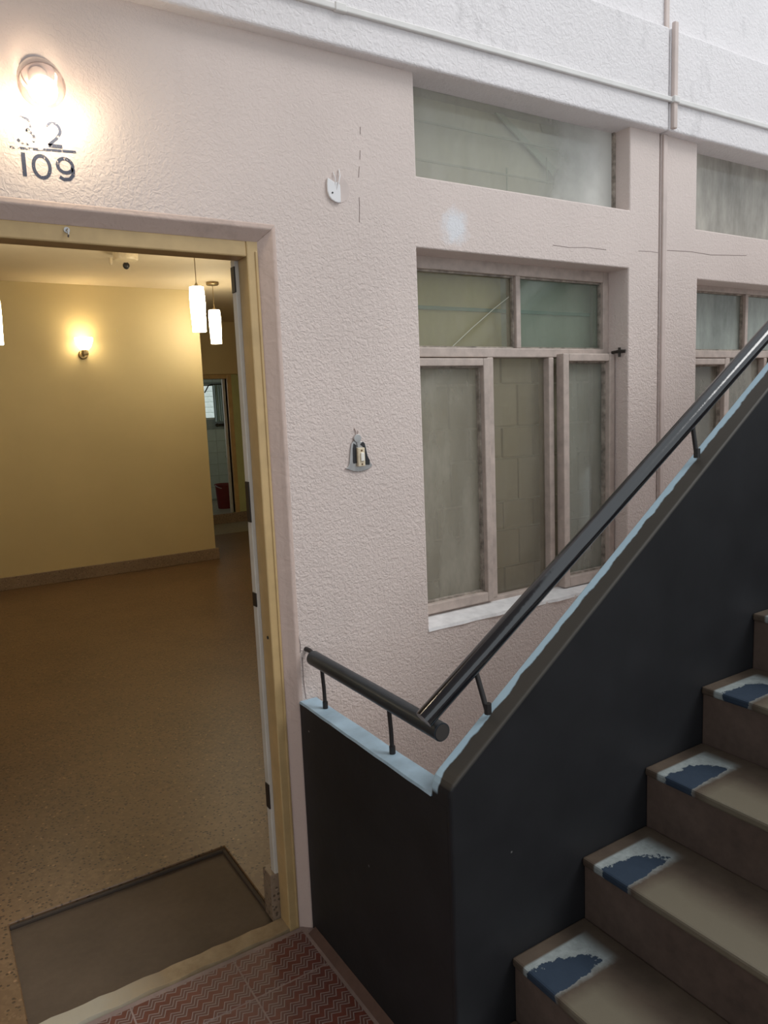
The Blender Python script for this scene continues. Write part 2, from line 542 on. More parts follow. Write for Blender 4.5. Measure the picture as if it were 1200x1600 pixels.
def obj(name, mb, mats, parent=None, origin=None, bevel=0.0, seg=2, smooth=False, at_parent=True):
    if origin is None:
        origin = ORIGIN[parent.name] if (parent is not None and at_parent) else (0, 0, 0)
    me = mb.mesh(name, mats, origin, smooth) if isinstance(mb, MB) else mb
    o = bpy.data.objects.new(name, me)
    COL.objects.link(o)
    place(o, parent, origin)
    if bevel:
        b = o.modifiers.new('bevel', 'BEVEL')
        b.width = bevel; b.segments = seg; b.limit_method = 'ANGLE'; b.angle_limit = math.radians(35)
    return o

def empty(name, loc, parent=None):
    o = bpy.data.objects.new(name, None)
    o.empty_display_size = .05
    COL.objects.link(o)
    place(o, parent, loc)
    return o

def tag(o, label, cat, group=None):
    o['label'] = label; o['category'] = cat
    if group:
        o['group'] = group
    return o

def struct(o, label=None):
    o['kind'] = 'structure'
    if label:
        o['label'] = label
    return o

def stuff(o):
    o['kind'] = 'stuff'
    return o

def box(*a):
    return MB().box(*a)

def wall_grid(x0, x1, z0, z1, holes, y0, y1, flat=False):
    """slab with rectangular through-holes; shared vertices so that arrises can be bevelled.
    flat=True lays it in XY with thickness along z."""
    xs = sorted({x0, x1, *[h[0] for h in holes], *[h[1] for h in holes]})
    zs = sorted({z0, z1, *[h[2] for h in holes], *[h[3] for h in holes]})
    xs = [x for x in xs if x0 <= x <= x1]; zs = [z for z in zs if z0 <= z <= z1]
    def solid(i, j):
        if i < 0 or j < 0 or i >= len(xs) - 1 or j >= len(zs) - 1:
            return False
        cx, cz = (xs[i] + xs[i + 1]) / 2, (zs[j] + zs[j + 1]) / 2
        return not any(h[0] < cx < h[1] and h[2] < cz < h[3] for h in holes)
    idx, vs, fs = {}, [], []
    def V(i, j, k):
        if (i, j, k) not in idx:
            idx[(i, j, k)] = len(vs)
            t = (y0, y1)[k]
            vs.append((xs[i], zs[j], t) if flat else (xs[i], t, zs[j]))
        return idx[(i, j, k)]
    for i in range(len(xs) - 1):
        for j in range(len(zs) - 1):
            if not solid(i, j):
                continue
            fs.append((V(i, j, 0), V(i + 1, j, 0), V(i + 1, j + 1, 0), V(i, j + 1, 0)))
            fs.append((V(i, j, 1), V(i, j + 1, 1), V(i + 1, j + 1, 1), V(i + 1, j, 1)))
            for di, dj, a, b in ((-1, 0, (0, 0), (0, 1)), (1, 0, (1, 0), (1, 1)), (0, -1, (0, 0), (1, 0)), (0, 1, (0, 1), (1, 1))):
                if not solid(i + di, j + dj):
                    p, q = (i + a[0], j + a[1]), (i + b[0], j + b[1])
                    fs.append((V(*p, 0), V(*q, 0), V(*q, 1), V(*p, 1)))
    m = MB(); m.add(vs, fs)
    return m

# ================================================================== STRUCTURE
# ---- front wall with its door and window openings
DOOR = (-.10, .885, -.10, 2.085)
W1 = (1.37, 2.345, .862, 2.075)
W2 = (1.378, 2.350, 2.285, 2.60)
W3 = (2.765, 3.74, .862, 2.058)
W4 = (2.750, 3.74, 2.253, 2.60)
GROOVE = (2.520, 2.529, -.10, 2.60)
wall = obj('wall_front', wall_grid(-3.2, 6.0, -.10, 2.60, [DOOR, W1, W2, W3, W4, GROOVE], 0.0, .20), STUCCO, bevel=.009, seg=3)
struct(wall, 'pink textured stucco wall with the flat doorway and windows')
obj('joint_filler', box(2.505, 2.545, .03, .19, -.05, 2.58), DARK_GAP, wall)
up = obj('wall_upper', box(-3.2, 6.0, .0, .20, 2.93, 6.2), STUCCO_UP)
struct(up, 'pale stucco wall set back above the ledge')
beam = obj('trim_1', wall_grid(-3.2, 6.0, 2.578, 2.937, [(2.518, 2.524, 2.578, 2.937)], -.04, .20), STUCCO_UP, bevel=.008, seg=3)
struct(beam, 'projecting plaster beam band above the windows')

# joint cover strips (vertical line to the right of the first windows)
j1 = obj('trim_2', box(2.532, 2.556, -.009, .0, 0.0, 2.578), STRIP, bevel=.003)
struct(j1, 'vertical strip covering the wall joint')
j2 = obj('trim_3', box(2.527, 2.548, -.056, -.04, 2.585, 2.955), STRIP, bevel=.003)
struct(j2, 'vertical strip covering the joint on the beam')
j3 = obj('trim_4', box(2.535, 2.556, -.010, .0, 2.937, 6.0), STRIP, bevel=.003)
struct(j3, 'vertical strip covering the joint of the upper wall')

# cracks and marks of the wall are its parts
cr = MB()
for pts in ([(1.185, 2.395), (1.184, 2.375)], [(1.181, 2.330), (1.179, 2.305)], [(1.176, 2.285), (1.172, 2.255)], [(1.171, 2.20), (1.171, 2.17), (1.168, 2.13)]):
    cr.ribbon(pts, .0019, .0002, .0008)
cr.ribbon([(1.95, 2.128), (2.03, 2.126), (2.12, 2.133), (2.22, 2.133)], .0016, .0002, .0008)
cr.ribbon([(2.57, 2.157), (2.72, 2.163), (2.85, 2.160), (3.1, 2.175)], .0018, .0002, .0008)
cr.ribbon([(2.40, 2.142), (2.47, 2.145), (2.515, 2.144)], .0014, .0002, .0008)
cr.ribbon([(.905, .87), (.904, .80), (.909, .74)], .0025, .0002, .0008)
cr.ribbon([(.893, .95), (.901, .91), (.899, .885)], .0025, .0002, .0008)
stuff(obj('crack', cr, CRACK, wall))

# painted door number 32 / 109
num = empty('door_number', (.33, -.002, 2.2), wall)
def arc(cx, cz, rx, rz, a0, a1, n=14):
    return [(cx + rx * math.cos(math.radians(a0 + (a1 - a0) * i / n)), cz + rz * math.sin(math.radians(a0 + (a1 - a0) * i / n))) for i in range(n + 1)]
YN = .0005
obj('digit', MB().ribbon(arc(.290, 2.262, .016, .013, 150, -80) + arc(.291, 2.234, .019, .015, 80, -150), .006, YN), INK_FADED, num)
obj('digit', MB().ribbon(arc(.353, 2.258, .014, .015, 165, 80), .006, YN), INK_FADED, num)
obj('digit', MB().ribbon(arc(.353, 2.258, .014, .015, 80, -30) + [(.358, 2.240), (.345, 2.228), (.340, 2.2225)], .0065, YN), INK, num)
obj('digit', MB().ribbon([(.339, 2.2225), (.369, 2.2235)], .008, YN), INK, num)
obj('fraction_bar', MB().ribbon([(.257, 2.207), (.30, 2.209), (.345, 2.213)], .005, YN), INK_FADED, num)
obj('fraction_bar', MB().ribbon([(.345, 2.213), (.398, 2.216)], .0055, YN), INK, num)
obj('digit', MB().ribbon([(.283, 2.199), (.2825, 2.148)], .0085, YN), INK, num)
obj('digit', MB().ribbon(arc(.320, 2.173, .0175, .024, 0, 360, 24), .0075, YN), INK, num)
obj('digit', MB().ribbon(arc(.371, 2.182, .0165, .0155, -20, 340, 20) + [(.388, 2.176), (.387, 2.163), (.379, 2.153), (.366, 2.151), (.357, 2.156)], .0075, YN), INK, num)

# ---- doorway: splayed plaster reveal, painted frame, rebate with lock plates
door = empty('door_1', (.40, .06, 0.0))
struct(door, 'yellow cream painted door frame of the open flat entrance')
rv = MB()
rv.hexa([(.884, -.001, -.02), (.899, -.001, -.02), (.90, .05, -.02), (.852, .03, -.02)], [(.889, -.001, 2.088), (.899, -.001, 2.097), (.92, .05, 2.09), (.852, .03, 2.055)])
obj('plaster_reveal', rv, SMOOTH, door, bevel=.003)
rh = MB()
rh.hexa([(-.10, -.001, 2.085), (.889, -.001, 2.085), (.852, .03, 2.053), (-.10, .03, 2.053)], [(-.10, -.001, 2.099), (.90, -.001, 2.099), (.93, .05, 2.11), (-.10, .05, 2.11)])
obj('plaster_soffit', rh, SMOOTH, door, bevel=.003)
fj = MB().box(.822, .875, .028, .095, -.012, 2.06)
obj('frame_jamb', fj, FRAME_Y, door, bevel=.004)
obj('jamb_bead', MB().box(.846, .853, .0245, .030, .0, 2.03), FRAME_Y, door, bevel=.002)
obj('frame_jamb', MB().box(-.14, -.085, .028, .095, -.012, 2.06), FRAME_Y, door, bevel=.004)
obj('frame_head', MB().box(-.085, .822, .028, .095, 2.014, 2.056), FRAME_Y, door, bevel=.004)
obj('rebate_strip', MB().box(.812, .86, .0955, .125, .155, 2.02), WHITE_WOOD, door, bevel=.002)['label'] = 'white painted rebate strip behind the frame'
for z0, z1 in ((1.93, 2.0), (1.275, 1.395), (1.02, 1.062), (.375, .455)):
    p = obj('lock_plate', MB().box(.8085, .813, .0945, .119, z0, z1), DARK_METAL, door, bevel=.001)
obj('bolt_hole', MB().lathe([(.0, 0), (.005, 0), (.005, .002), (.0, .002)], (.8215, .050, .935), 10, (-1, 0, 0)), DARK_GAP, door)
sk = MB().box(.797, .86, .096, .16, -.005, .155)
obj('skirting_block', sk, TERRAZZO_SK, door, bevel=.004)
struct(door)

hk = empty('hook', (.366, .028, 2.045))
tag(hk, 'small metal hook screwed into the door frame head', 'hook')
obj('plate', MB().lathe([(.0, 0), (.007, 0), (.007, .003), (.0, .003)], (.366, .028, 2.043), 12, (0, -1, 0)), METAL, hk)
obj('hook_wire', MB().tube([(.366, .026, 2.043), (.366, .016, 2.043), (.366, .011, 2.038), (.366, .011, 2.030), (.366, .016, 2.026), (.366, .020, 2.029)], .0022, 8), METAL, hk, smooth=True)

# ---- floors
flo = obj('floor', box(-3.2, 6.0, -3.4, .022, -.14, -.0008), TILE_GR)
struct(flo, 'landing floor of red zigzag relief tiles')
TP = .2965
def tile(x0, x1, y0, y1):
    me = MB().box(0, x1 - x0 - .0045, 0, y1 - y0 - .0045, -.013, 0).mesh('tile', RED_TILE)
    return me
full = tile(0, TP, 0, TP)
strip_y = tile(0, TP, 0, .17)
edge_x = tile(0, .225, 0, TP)
corner_t = tile(0, .225, 0, .17)
for i in range(-6, 3):
    for j in range(0, 8):
        x0 = .632 + (i - 2) * TP
        y0 = -.163 - j * TP if j else -.163
        if j == 0:
            me = corner_t if i == 2 else strip_y
            yy = -.160
        else:
            me = edge_x if i == 2 else full
            yy = -.160 - j * TP
            if i == 2 and j >= 3:
                me = full
        t = obj('tile', me, None, flo, origin=(x0, yy, 0.0))
        b = t.modifiers.new('bevel', 'BEVEL'); b.width = .001; b.segments = 1
for i in range(3, 12):          # the strip of landing under and before the stair
    for j in range(3, 8):
        t = obj('tile', full, None, flo, origin=(.632 + (i - 2) * TP, -.160 - j * TP, 0.0))

lg = obj('bounce_slab', box(.95, 6.0, -.655, -.001, -.02, .06), BOUNCE_PALE)  # unseen slab added to bounce light onto the lower wall
struct(lg, 'unseen pale slab added behind the parapet to bounce light')
th = MB()
n = 24
for k in range(n):
    xa, xb = -.10 + .985 * k / n, -.10 + .985 * (k + 1) / n
    f0, f1 = (.024 + .004 * math.sin(k * 1.7)), (.024 + .004 * math.sin((k + 1) * 1.7))
    g0, g1 = (.090 + .003 * math.sin(k * 2.3)), (.090 + .003 * math.sin((k + 1) * 2.3))
    th.hexa([(xa, f0, -.03), (xb, f1, -.03), (xb, g1, -.03), (xa, g0, -.03)], [(xa, f0 + .006, .004), (xb, f1 + .006, .004), (xb, g1 - .002, .006), (xa, g0 - .002, .006)])
tho = obj('trim_5', th, THRESH)
struct(tho, 'worn pale cement threshold strip of the doorway')

fin = obj('floor.001', wall_grid(-2.6, 4.9, .094, 7.55, [(.092, .816, .094, .585)], -.12, 0.0, flat=True), TERRAZZO, bevel=.003, seg=1)
struct(fin, 'brown terrazzo floor of the flat')
obj('mat_well', box(.080, .830, .08, .600, -.10, -.018), MATWELL, fin)
obj('mat_well_edge', MB().box(.092, .816, .572, .5849, -.0179, -.006).box(.803, .8159, .10, .572, -.0179, -.006), MAT_SHADE_DIRT, fin, bevel=.003)  # dirty edge strips also paint in the shade of the far and right sides
fco = obj('floor.002', box(2.0, 4.9, 7.55, 8.5, -.12, .001), TERRAZZO_GR)  # strip coloured greyer than the brown floor before it
struct(fco, 'floor strip in a greyer tone before the bathroom')
fba = obj('floor.003', box(3.0, 4.9, 8.5, 10.7, -.12, .12), TERRAZZO_GR)
struct(fba, 'raised bathroom floor')
obj('step_front', box(2.9, 4.9, 8.46, 8.5, .0, .145), TERRAZZO_SK, fba, bevel=.004)

# ---- inner room
wi = obj('wall_inner', box(-2.6, 2.722, 5.95, 6.15, .0, 2.95), CREAM, bevel=.006)
struct(wi, 'plain yellow inner wall with the lit sconce')
obj('nail_stub', box(1.858, 1.866, 5.935, 5.952, 2.46, 2.485), IVORY, wi, bevel=.002)
bi = obj('baseboard_inner', box(-2.6, 2.752, 5.925, 5.95, .0, .125).box(2.722, 2.752, 5.95, 6.18, .0, .125), TERRAZZO_SK, bevel=.004)
struct(bi, 'terrazzo skirting of the yellow inner wall')
struct(obj('wall_left_room', box(-2.8, -2.6, .0, 6.15, -.05, 2.95), CREAM), 'left wall of the room')
struct(obj('wall_right_room', box(4.9, 5.05, .2, 10.8, -.05, 2.95), CREAM), 'right wall of the room')
struct(obj('wall_corridor', box(2.522, 2.722, 6.15, 8.5, .0, 2.95), CREAM), 'corridor side wall')
struct(obj('ceiling', box(-2.8, 5.05, .20, 8.6, 2.91, 3.06), CEIL_IN), 'cream ceiling of the flat')
FD = (3.36, 3.945, .12, 2.108)
wf = obj('wall_far', wall_grid(2.5, 4.9, .12, 2.91, [FD], 8.5, 8.62), GREENISH)
struct(wf, 'pale green far wall with the bathroom doorway')
obj('cream_band', box(2.722, 4.9, 8.435, 8.5, 2.172, 2.91), CREAM, wf, bevel=.003)['label'] = 'cream upper band above the bathroom door'
bd = empty('door_2', (3.65, 8.5, .15))
struct(bd, 'yellow frame of the bathroom doorway')
obj('frame_jamb', box(3.945, 4.01, 8.47, 8.63, .145, 2.172), FRAME_Y, bd, bevel=.004)
obj('frame_jamb', box(3.295, 3.36, 8.47, 8.63, .145, 2.172), FRAME_Y, bd, bevel=.004)
obj('frame_head', box(3.36, 3.945, 8.47, 8.63, 2.108, 2.172), FRAME_Y, bd, bevel=.004)
obj('rebate_strip', box(3.905, 3.945, 8.56, 8.60, .145, 2.108), WHITE_WOOD, bd, bevel=.003)['label'] = 'white painted rebate strip'

# bathroom shell
BW = (3.92, 4.61, 1.52, 2.12)
wb2 = obj('wall_bathroom', wall_grid(3.0, 4.9, .12, 2.75, [BW], 10.5, 10.62), TILE_GROUT)
struct(wb2, 'pale tiled bathroom wall with the window')
bt = MB().box(0, .194, -.006, .0, 0, .194).mesh('tile', BATH_TILE)
for i in range(9):
    for j in range(12):
        x, z = 3.05 + i * .2, .15 + j * .2
        if x + .2 > BW[0] and x < BW[1] and z + .2 > BW[2] and z < BW[3]:
            continue
        if x < 4.0:
            continue
        obj('tile', bt, None, wb2, origin=(x, 10.5, z))
lw = MB().box(2.9, 3.0, 8.62, 10.62, .1, 1.3).box(2.9, 3.0, 8.62, 10.62, 2.45, 2.75).box(2.9, 3.0, 8.62, 8.85, 1.3, 2.45).box(2.9, 3.0, 10.4, 10.62, 1.3, 2.45)  # opening added in the hidden wall to brighten the bathroom
struct(obj('wall_bathroom_left', lw, BATH_TILE), 'bathroom side wall with an unseen opening added to let in light')
struct(obj('ceiling.001', box(2.9, 4.9, 8.62, 10.62, 2.55, 2.7), CEIL_IN), 'bathroom ceiling')
wn5 = empty('window_5', (4.27, 10.52, 1.52))
struct(wn5, 'small bright louvred bathroom window')
fr = MB().box(3.92, 4.61, 10.53, 10.58, 1.52, 1.55).box(3.92, 4.61, 10.53, 10.58, 2.09, 2.12).box(3.92, 3.95, 10.53, 10.58, 1.55, 2.09).box(4.58, 4.61, 10.53, 10.58, 1.55, 2.09)
obj('window_frame', fr, WHITE_WOOD, wn5)
lv = MB().hexa([(3.95, 10.52, 0), (4.58, 10.52, 0), (4.58, 10.525, 0), (3.95, 10.525, 0)], [(3.95, 10.56, .10), (4.58, 10.56, .10), (4.58, 10.565, .10), (3.95, 10.565, .10)]).mesh('louvre_blade', GLASS_G)
for k in range(6):
    obj('louvre_blade', lv, None, wn5, origin=(0, 0, 1.545 + k * .09))

cu = MB()
N = 26
cv = []
for k in range(N + 1):
    x = 4.395 + .185 * k / N
    y = 10.36 + .018 * math.sin(k * 1.25) + .006 * math.sin(k * 2.9)
    cv.append((x, y))
vs, fs = [], []
for (x, y) in cv:
    vs += [(x, y, 2.10), (x + .004, y + .004, 1.48), (x + .004, y + .010, 1.48), (x, y + .006, 2.10)]
for k in range(N):
    for q in range(4):
        a, b = k * 4 + q, k * 4 + (q + 1) % 4
        fs.append((a, b, b + 4, a + 4))
cu.add(vs, fs)
cto = tag(empty('curtain', (4.48, 10.36, 1.48)), 'pale blue grey curtain half drawn at the bathroom window', 'curtain')
obj('curtain_cloth', cu, CURTAIN, cto, smooth=True)
obj('curtain_rod', MB().tube([(4.30, 10.49, 1.98), (4.31, 10.42, 2.03), (4.33, 10.37, 2.09), (4.38, 10.363, 2.105), (4.47, 10.363, 2.108), (4.585, 10.363, 2.108), (4.60, 10.50, 2.108)], .011, 8), DARK_METAL, cto, smooth=True)
tp = tag(empty('shower_mixer', (4.51, 10.5, 1.42)), 'dark shower mixer with two knobs on the bathroom wall', 'tap')
obj('mixer_body', MB().tube([(4.455, 10.45, 1.42), (4.59, 10.45, 1.42)], .022, 10).tube([(4.52, 10.45, 1.42), (4.52, 10.494, 1.42)], .018, 8), DARK_METAL, tp, smooth=True)
for x in (4.455, 4.585):
    obj('knob', MB().lathe([(0, 0), (.028, 0), (.033, .015), (.028, .035), (0, .035)], (x, 10.44, 1.42), 12, (0, -1, 0)), DARK_METAL, tp, smooth=True)
ba = tag(empty('wash_basin', (4.60, 9.95, .12)), 'white wash basin behind the bathroom door frame', 'basin')
bowl = MB()
ell = []
for (rx, ry, z) in ((.10, .09, .70), (.19, .15, .80), (.245, .20, .905), (.235, .19, .905), (.18, .14, .84), (.02, .02, .80)):
    ell.append([(4.62 + rx * math.cos(2 * math.pi * k / 24), 9.9 + ry * math.sin(2 * math.pi * k / 24), z) for k in range(24)])
vs = [p for ring in ell for p in ring]
fs = [(i * 24 + k, i * 24 + (k + 1) % 24, (i + 1) * 24 + (k + 1) % 24, (i + 1) * 24 + k) for i in range(len(ell) - 1) for k in range(24)]
fs += [tuple(range(23, -1, -1)), tuple(5 * 24 + k for k in range(24))]
bowl.add(vs, fs)
obj('bowl', bowl, CERAMIC, ba, smooth=True)
obj('pedestal', MB().lathe([(.0, .12), (.10, .12), (.075, .25), (.065, .5), (.09, .71), (0, .71)], (4.62, 9.93, 0), 16), CERAMIC, ba, smooth=True)
obj('waste_pipe', MB().tube([(4.42, 9.78, .74), (4.47, 9.80, .74), (4.53, 9.85, .74)], .022, 8).tube([(4.44, 9.80, .74), (4.44, 9.80, .70)], .03, 8), DARK_METAL, ba, smooth=True)
bk = tag(empty('bucket', (4.05, 9.25, .12)), 'dark red plastic tub on the bathroom floor', 'bucket')
obj('tub', MB().lathe([(.0, 0), (.105, 0), (.112, .02), (.135, .37), (.147, .375), (.147, .39), (.130, .39), (.10, .03), (.0, .03)], (4.085, 9.30, .12), 24), RED_PL, bk, smooth=True)
obj('handle', MB().tube([(4.085 + .143 * math.cos(t), 9.30 - .02 - .10 * math.sin(t), .50 - .06 * math.sin(t)) for t in [math.pi * i / 10 for i in range(11)]], .005, 6), METAL, bk, smooth=True)

# ---- landing enclosure outside the picture (slab, rear and side walls)
struct(obj('ceiling.002', box(-3.2, .85, -3.4, -.04, 2.98, 3.14), PLAIN_OUT), 'underside of the landing above')
struct(obj('wall_rear', box(-3.2, 6.0, -3.6, -3.4, -.14, 1.0), PLAIN_OUT), 'rear landing wall behind the camera')
struct(obj('wall_left', box(-3.4, -3.2, -3.6, .2, -.14, 1.0), PLAIN_OUT), 'left end wall of the landing')

# ================================================================== WINDOWS
YG = .12
def pane(x0, x1, z0, z1, mat, parent, y=YG, name='pane'):
    return obj(name, box(x0, x1, y, y + .004, z0, z1), mat, parent)

def frame_ring(x0, x1, z0, z1, w, y0, y1, wb=None, wt=None):
    wb = wb or w; wt = wt or w
    return MB().box(x0, x0 + w, y0, y1, z0, z1).box(x1 - w, x1, y0, y1, z0, z1).box(x0 + w, x1 - w, y0, y1, z0, z0 + wb).box(x0 + w, x1 - w, y0, y1, z1 - wt, z1)

def lower_window(name, X0, X1, label, crack=True):
    w = empty(name, ((X0 + X1) / 2, YG, .87)); struct(w, label)
    d = X0 - 1.37
    # outer frame and bars
    obj('outer_frame', frame_ring(X0, X1, .868, 2.078, .030, .095, .15, .022, .042), WIN_PAINT, w, bevel=.003)
    obj('transom_bar', box(X0 + .03, X1 - .03, .092, .15, 1.752, 1.784), WIN_PAINT, w, bevel=.003)
    obj('top_mullion', box(1.863 + d, 1.885 + d, .095, .15, 1.784, 2.036), WIN_PAINT, w, bevel=.003)
    obj('mullion', box(1.722 + d, 1.749 + d, .092, .15, .888, 1.752), WIN_PAINT, w, bevel=.003)
    obj('mullion', box(2.018 + d, 2.043 + d, .092, .15, .888, 1.752), WIN_PAINT, w, bevel=.003)
    obj('putty', frame_ring(X0 + .03, 1.863 + d, 1.784, 2.036, .006, .108, .119), PUTTY, w)
    obj('putty', frame_ring(1.885 + d, X1 - .03, 1.784, 2.036, .006, .108, .119), PUTTY, w)
    p = pane(X0 + .03, 1.863 + d, 1.784, 2.036, GLASS if crack else GLASS_DG, w)
    if crack:
        obj('crack', MB().ribbon([(1.586, 1.786), (1.63, 1.818), (1.686, 1.859), (1.70, 1.868), (1.78, 1.922), (1.851, 1.966)], .0022, YG - .0002, .0006), PALE_EDGE, p)['label'] = 'white diagonal crack in the glass'
    pane(1.885 + d, X1 - .03, 1.784, 2.036, GLASS_G if crack else GLASS_DG, w)
    pane(1.749 + d, 2.018 + d, .888, 1.752, GLASS if crack else GLASS_L, w)
    # side casements
    c = empty('casement', (X0 + .03, .10, .88), w)
    obj('casement_frame', frame_ring(X0 + .02, 1.720 + d, .884, 1.748, .026, .080, .118, .034, .026), WIN_PAINT, c, bevel=.003)
    obj('casement_bead', frame_ring(X0 + .046, 1.694 + d, .918, 1.722, .006, .100, .116), PUTTY, c)
    obj('pane', box(X0 + .046, 1.694 + d, YG - .004, YG, .918, 1.722), GLASS_L, c)
    c = empty('casement', (2.06 + d, .10, .88), w)
    yo = -.022       # stands a little proud of the frame
    obj('casement_frame', frame_ring(2.058 + d, 2.338 + d, .876, 1.764, .030, .080 + yo, .118 + yo, .040, .028), WIN_PAINT, c, bevel=.003)
    obj('casement_bead', frame_ring(2.088 + d, 2.308 + d, .916, 1.736, .006, .100 + yo, .116 + yo), PUTTY, c)
    obj('pane', box(2.088 + d, 2.308 + d, YG - .004 + yo, YG + yo, .916, 1.736), GLASS_R, c)
    obj('gap_shadow', box(2.044 + d, 2.058 + d, .112, .13, .888, 1.752), DARK_GAP, w)  # dark strip put in for the shade of the casement gap
    # stay
    st = obj('casement_stay', MB().tube([(2.325 + d, .062, 1.768), (2.335 + d, .030, 1.771), (2.343 + d, .012, 1.770)], .006, 8).tube([(2.335 + d, .034, 1.75), (2.335 + d, .034, 1.785)], .005, 6), DARK_METAL if crack else WIN_PAINT, w, smooth=True)
    # white sill, ragged front edge
    sm = MB()
    n = 20
    for k in range(n):
        xa = X0 - .004 + (X1 - X0 + .006) * k / n; xb = X0 - .004 + (X1 - X0 + .006) * (k + 1) / n
        wv = lambda q: -.004 + .003 * math.sin(q * 1.9) + .0015 * math.sin(q * 4.1)
        sm.hexa([(xa, wv(k), .855), (xb, wv(k + 1), .855), (xb, .10, .855), (xa, .10, .855)], [(xa, wv(k) + .003, .866), (xb, wv(k + 1) + .003, .866), (xb, .10, .876), (xa, .10, .876)])
    obj('window_sill', sm, SILL_W, w)
    return w

def upper_window(name, X0, X1, Z0, label, detail=True):
    w = empty(name, ((X0 + X1) / 2, .08, Z0)); struct(w, label)
    obj('putty_edge', frame_ring(X0, X1, Z0, 2.60, .010, .066, .085, .008, .016), PUTTY, w)
    p = obj('pane', box(X0 + .01, X1 - .006, .078, .082, Z0 + .006, 2.585), GLASS_T if detail else GLASS_DW, w)
    for z in ((2.49, 2.372) if detail else (2.475, 2.36)):
        obj('pale_line', box(X0 + .005, X1 - .005, .098, .102, z - .003, z + .003), PALE_EDGE, w)  # thin pale line across the fanlight
    if detail:
        obj('beam_reflection', MB().prism([(1.80, 2.575), (1.835, 2.575), (2.135, 2.402), (2.118, 2.376)], .115, .122, 'y'), BOARD_G, w)  # strip built in for a beam's reflection on the glass
        obj('beam_reflection_end', MB().prism([(2.09, 2.428), (2.135, 2.402), (2.118, 2.376), (2.073, 2.402)], .109, .1145, 'y'), PUTTY, w)
        obj('joint_line', box(1.842, 1.845, .109, .114, 2.30, 2.40).box(2.035, 2.038, .109, .114, 2.37, 2.46), BOARD_G, w)
        obj('plaster_patch', MB().prism([(2.02, 2.585), (2.035, 2.552), (2.16, 2.556), (2.28, 2.540), (2.30, 2.585)], .128, .134, 'y'), PALE_EDGE, w)
    return w

w1 = lower_window('window_1', W1[0], W1[1], 'three-light window with dirty pink frame, left of the wall joint')
w2 = upper_window('window_2', W2[0], W2[1], W2[2], 'wide fanlight above the three-light window, smeared at its right')
w3 = lower_window('window_3', W3[0], W3[1], 'three-light window behind the stair rail at right', crack=False)
w4 = upper_window('window_4', W4[0], W4[1], W4[2], 'wide fanlight at the right edge above the second window', detail=False)

# ---- what stands behind the glass: concrete block infill and boards, boxed in
for nm, X0, X1, full_ in (('wall_infill', W1[0], W1[1], True), ('wall_infill_right', W3[0], W3[1], False)):
    inf = obj(nm, box(X0 - .02, X1 + .02, .210, .32, .80, 1.765), MORTAR)
    struct(inf, 'concrete block infill behind the window glass')
    d = X0 - 1.37
    zs = [.80, .862, .965, 1.11, 1.22, 1.384, 1.502, 1.662, 1.765]
    tall = [0, 0, 1, 0, 1, 0, 1, 0]
    for r in range(len(zs) - 1):
        if tall[r]:
            xs = [1.299, 1.627, 1.955, 2.283, 2.611]
        else:
            xs = [1.247, 1.404, 1.561, 1.718, 1.875, 2.032, 2.189, 2.346, 2.503]
        for a, b in zip(xs[:-1], xs[1:]):
            a = max(a, 1.35); b = min(b, 2.365)
            if b - a < .02:
                continue
            jt = .0045
            mb = MB().box(jt, b - a - jt, 0, .012, jt, zs[r + 1] - zs[r] - jt)
            bo = obj('block', mb.mesh('block', BLOCK), None, inf, origin=(a + d, .198 + random.uniform(-.002, .002), zs[r]))
    bb = obj(nm + '_board', box(X0 - .02, X0 + .505, .19, .206, 1.767, 2.10), BOARD_Y if full_ else BOARD_G)
    struct(bb, 'painted board behind the upper window light')
    obj('board', box(X0 + .505, X1 + .02, .19, .206, 1.767, 2.10), BOARD_G, bb)
    obj('green_line', box(X0 + .03, X1 - .01, .181, .190, 1.920, 1.932), TEAL, bb)  # thin green line across the upper lights
    bc = obj(nm + '_panel', box(X0 - .02, X1 + .02, .135, .15, 2.24, 2.66), BOARD_C)
    struct(bc, 'pale panel behind the fanlight')

# ================================================================== STAIRCASE
PITCH, RISE = .235, .164
stair = tag(empty('staircase', (.887, -.70, 0.0)), 'brown cement staircase with charcoal painted parapet climbing to the right', 'staircase')
sl = .715
poly = [(.887, -.0005), (.887, .758), (.890, .772), (.897, .784), (.908, .7935)]
poly += [(3.60, .7935 + sl * (3.60 - .908)), (3.60, 1.62), (1.35, -.0005)]
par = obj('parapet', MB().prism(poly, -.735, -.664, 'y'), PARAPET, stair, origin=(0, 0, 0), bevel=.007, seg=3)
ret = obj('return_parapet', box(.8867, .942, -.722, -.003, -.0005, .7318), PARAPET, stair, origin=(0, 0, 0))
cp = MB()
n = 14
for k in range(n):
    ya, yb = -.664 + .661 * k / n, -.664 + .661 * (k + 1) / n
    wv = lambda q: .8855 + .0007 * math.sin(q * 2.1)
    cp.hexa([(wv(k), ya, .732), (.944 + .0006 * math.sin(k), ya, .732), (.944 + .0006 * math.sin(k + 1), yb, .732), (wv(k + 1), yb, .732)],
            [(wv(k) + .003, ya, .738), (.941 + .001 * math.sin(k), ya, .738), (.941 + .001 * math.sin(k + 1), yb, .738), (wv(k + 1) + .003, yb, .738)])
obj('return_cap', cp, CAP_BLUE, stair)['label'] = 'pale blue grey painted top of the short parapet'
BOUNCE_BACK = plain('pale_pink_bounce_panel', (.62, .55, .52), .8, var=.06, bmp=.2)
ob_ = MB().prism([(.95, .02), (.95, .70), (.965, .78), (3.60, .66 + sl * 2.7), (3.60, 1.62), (1.40, .02)], -.6635, -.657, 'y').box(.9425, .948, -.655, -.002, .02, .70)  # pale panel added on the hidden side to bounce light
obj('bounce_panel', ob_, BOUNCE_BACK, stair)['label'] = 'unseen pale panel added on the back of the parapet to bounce light'
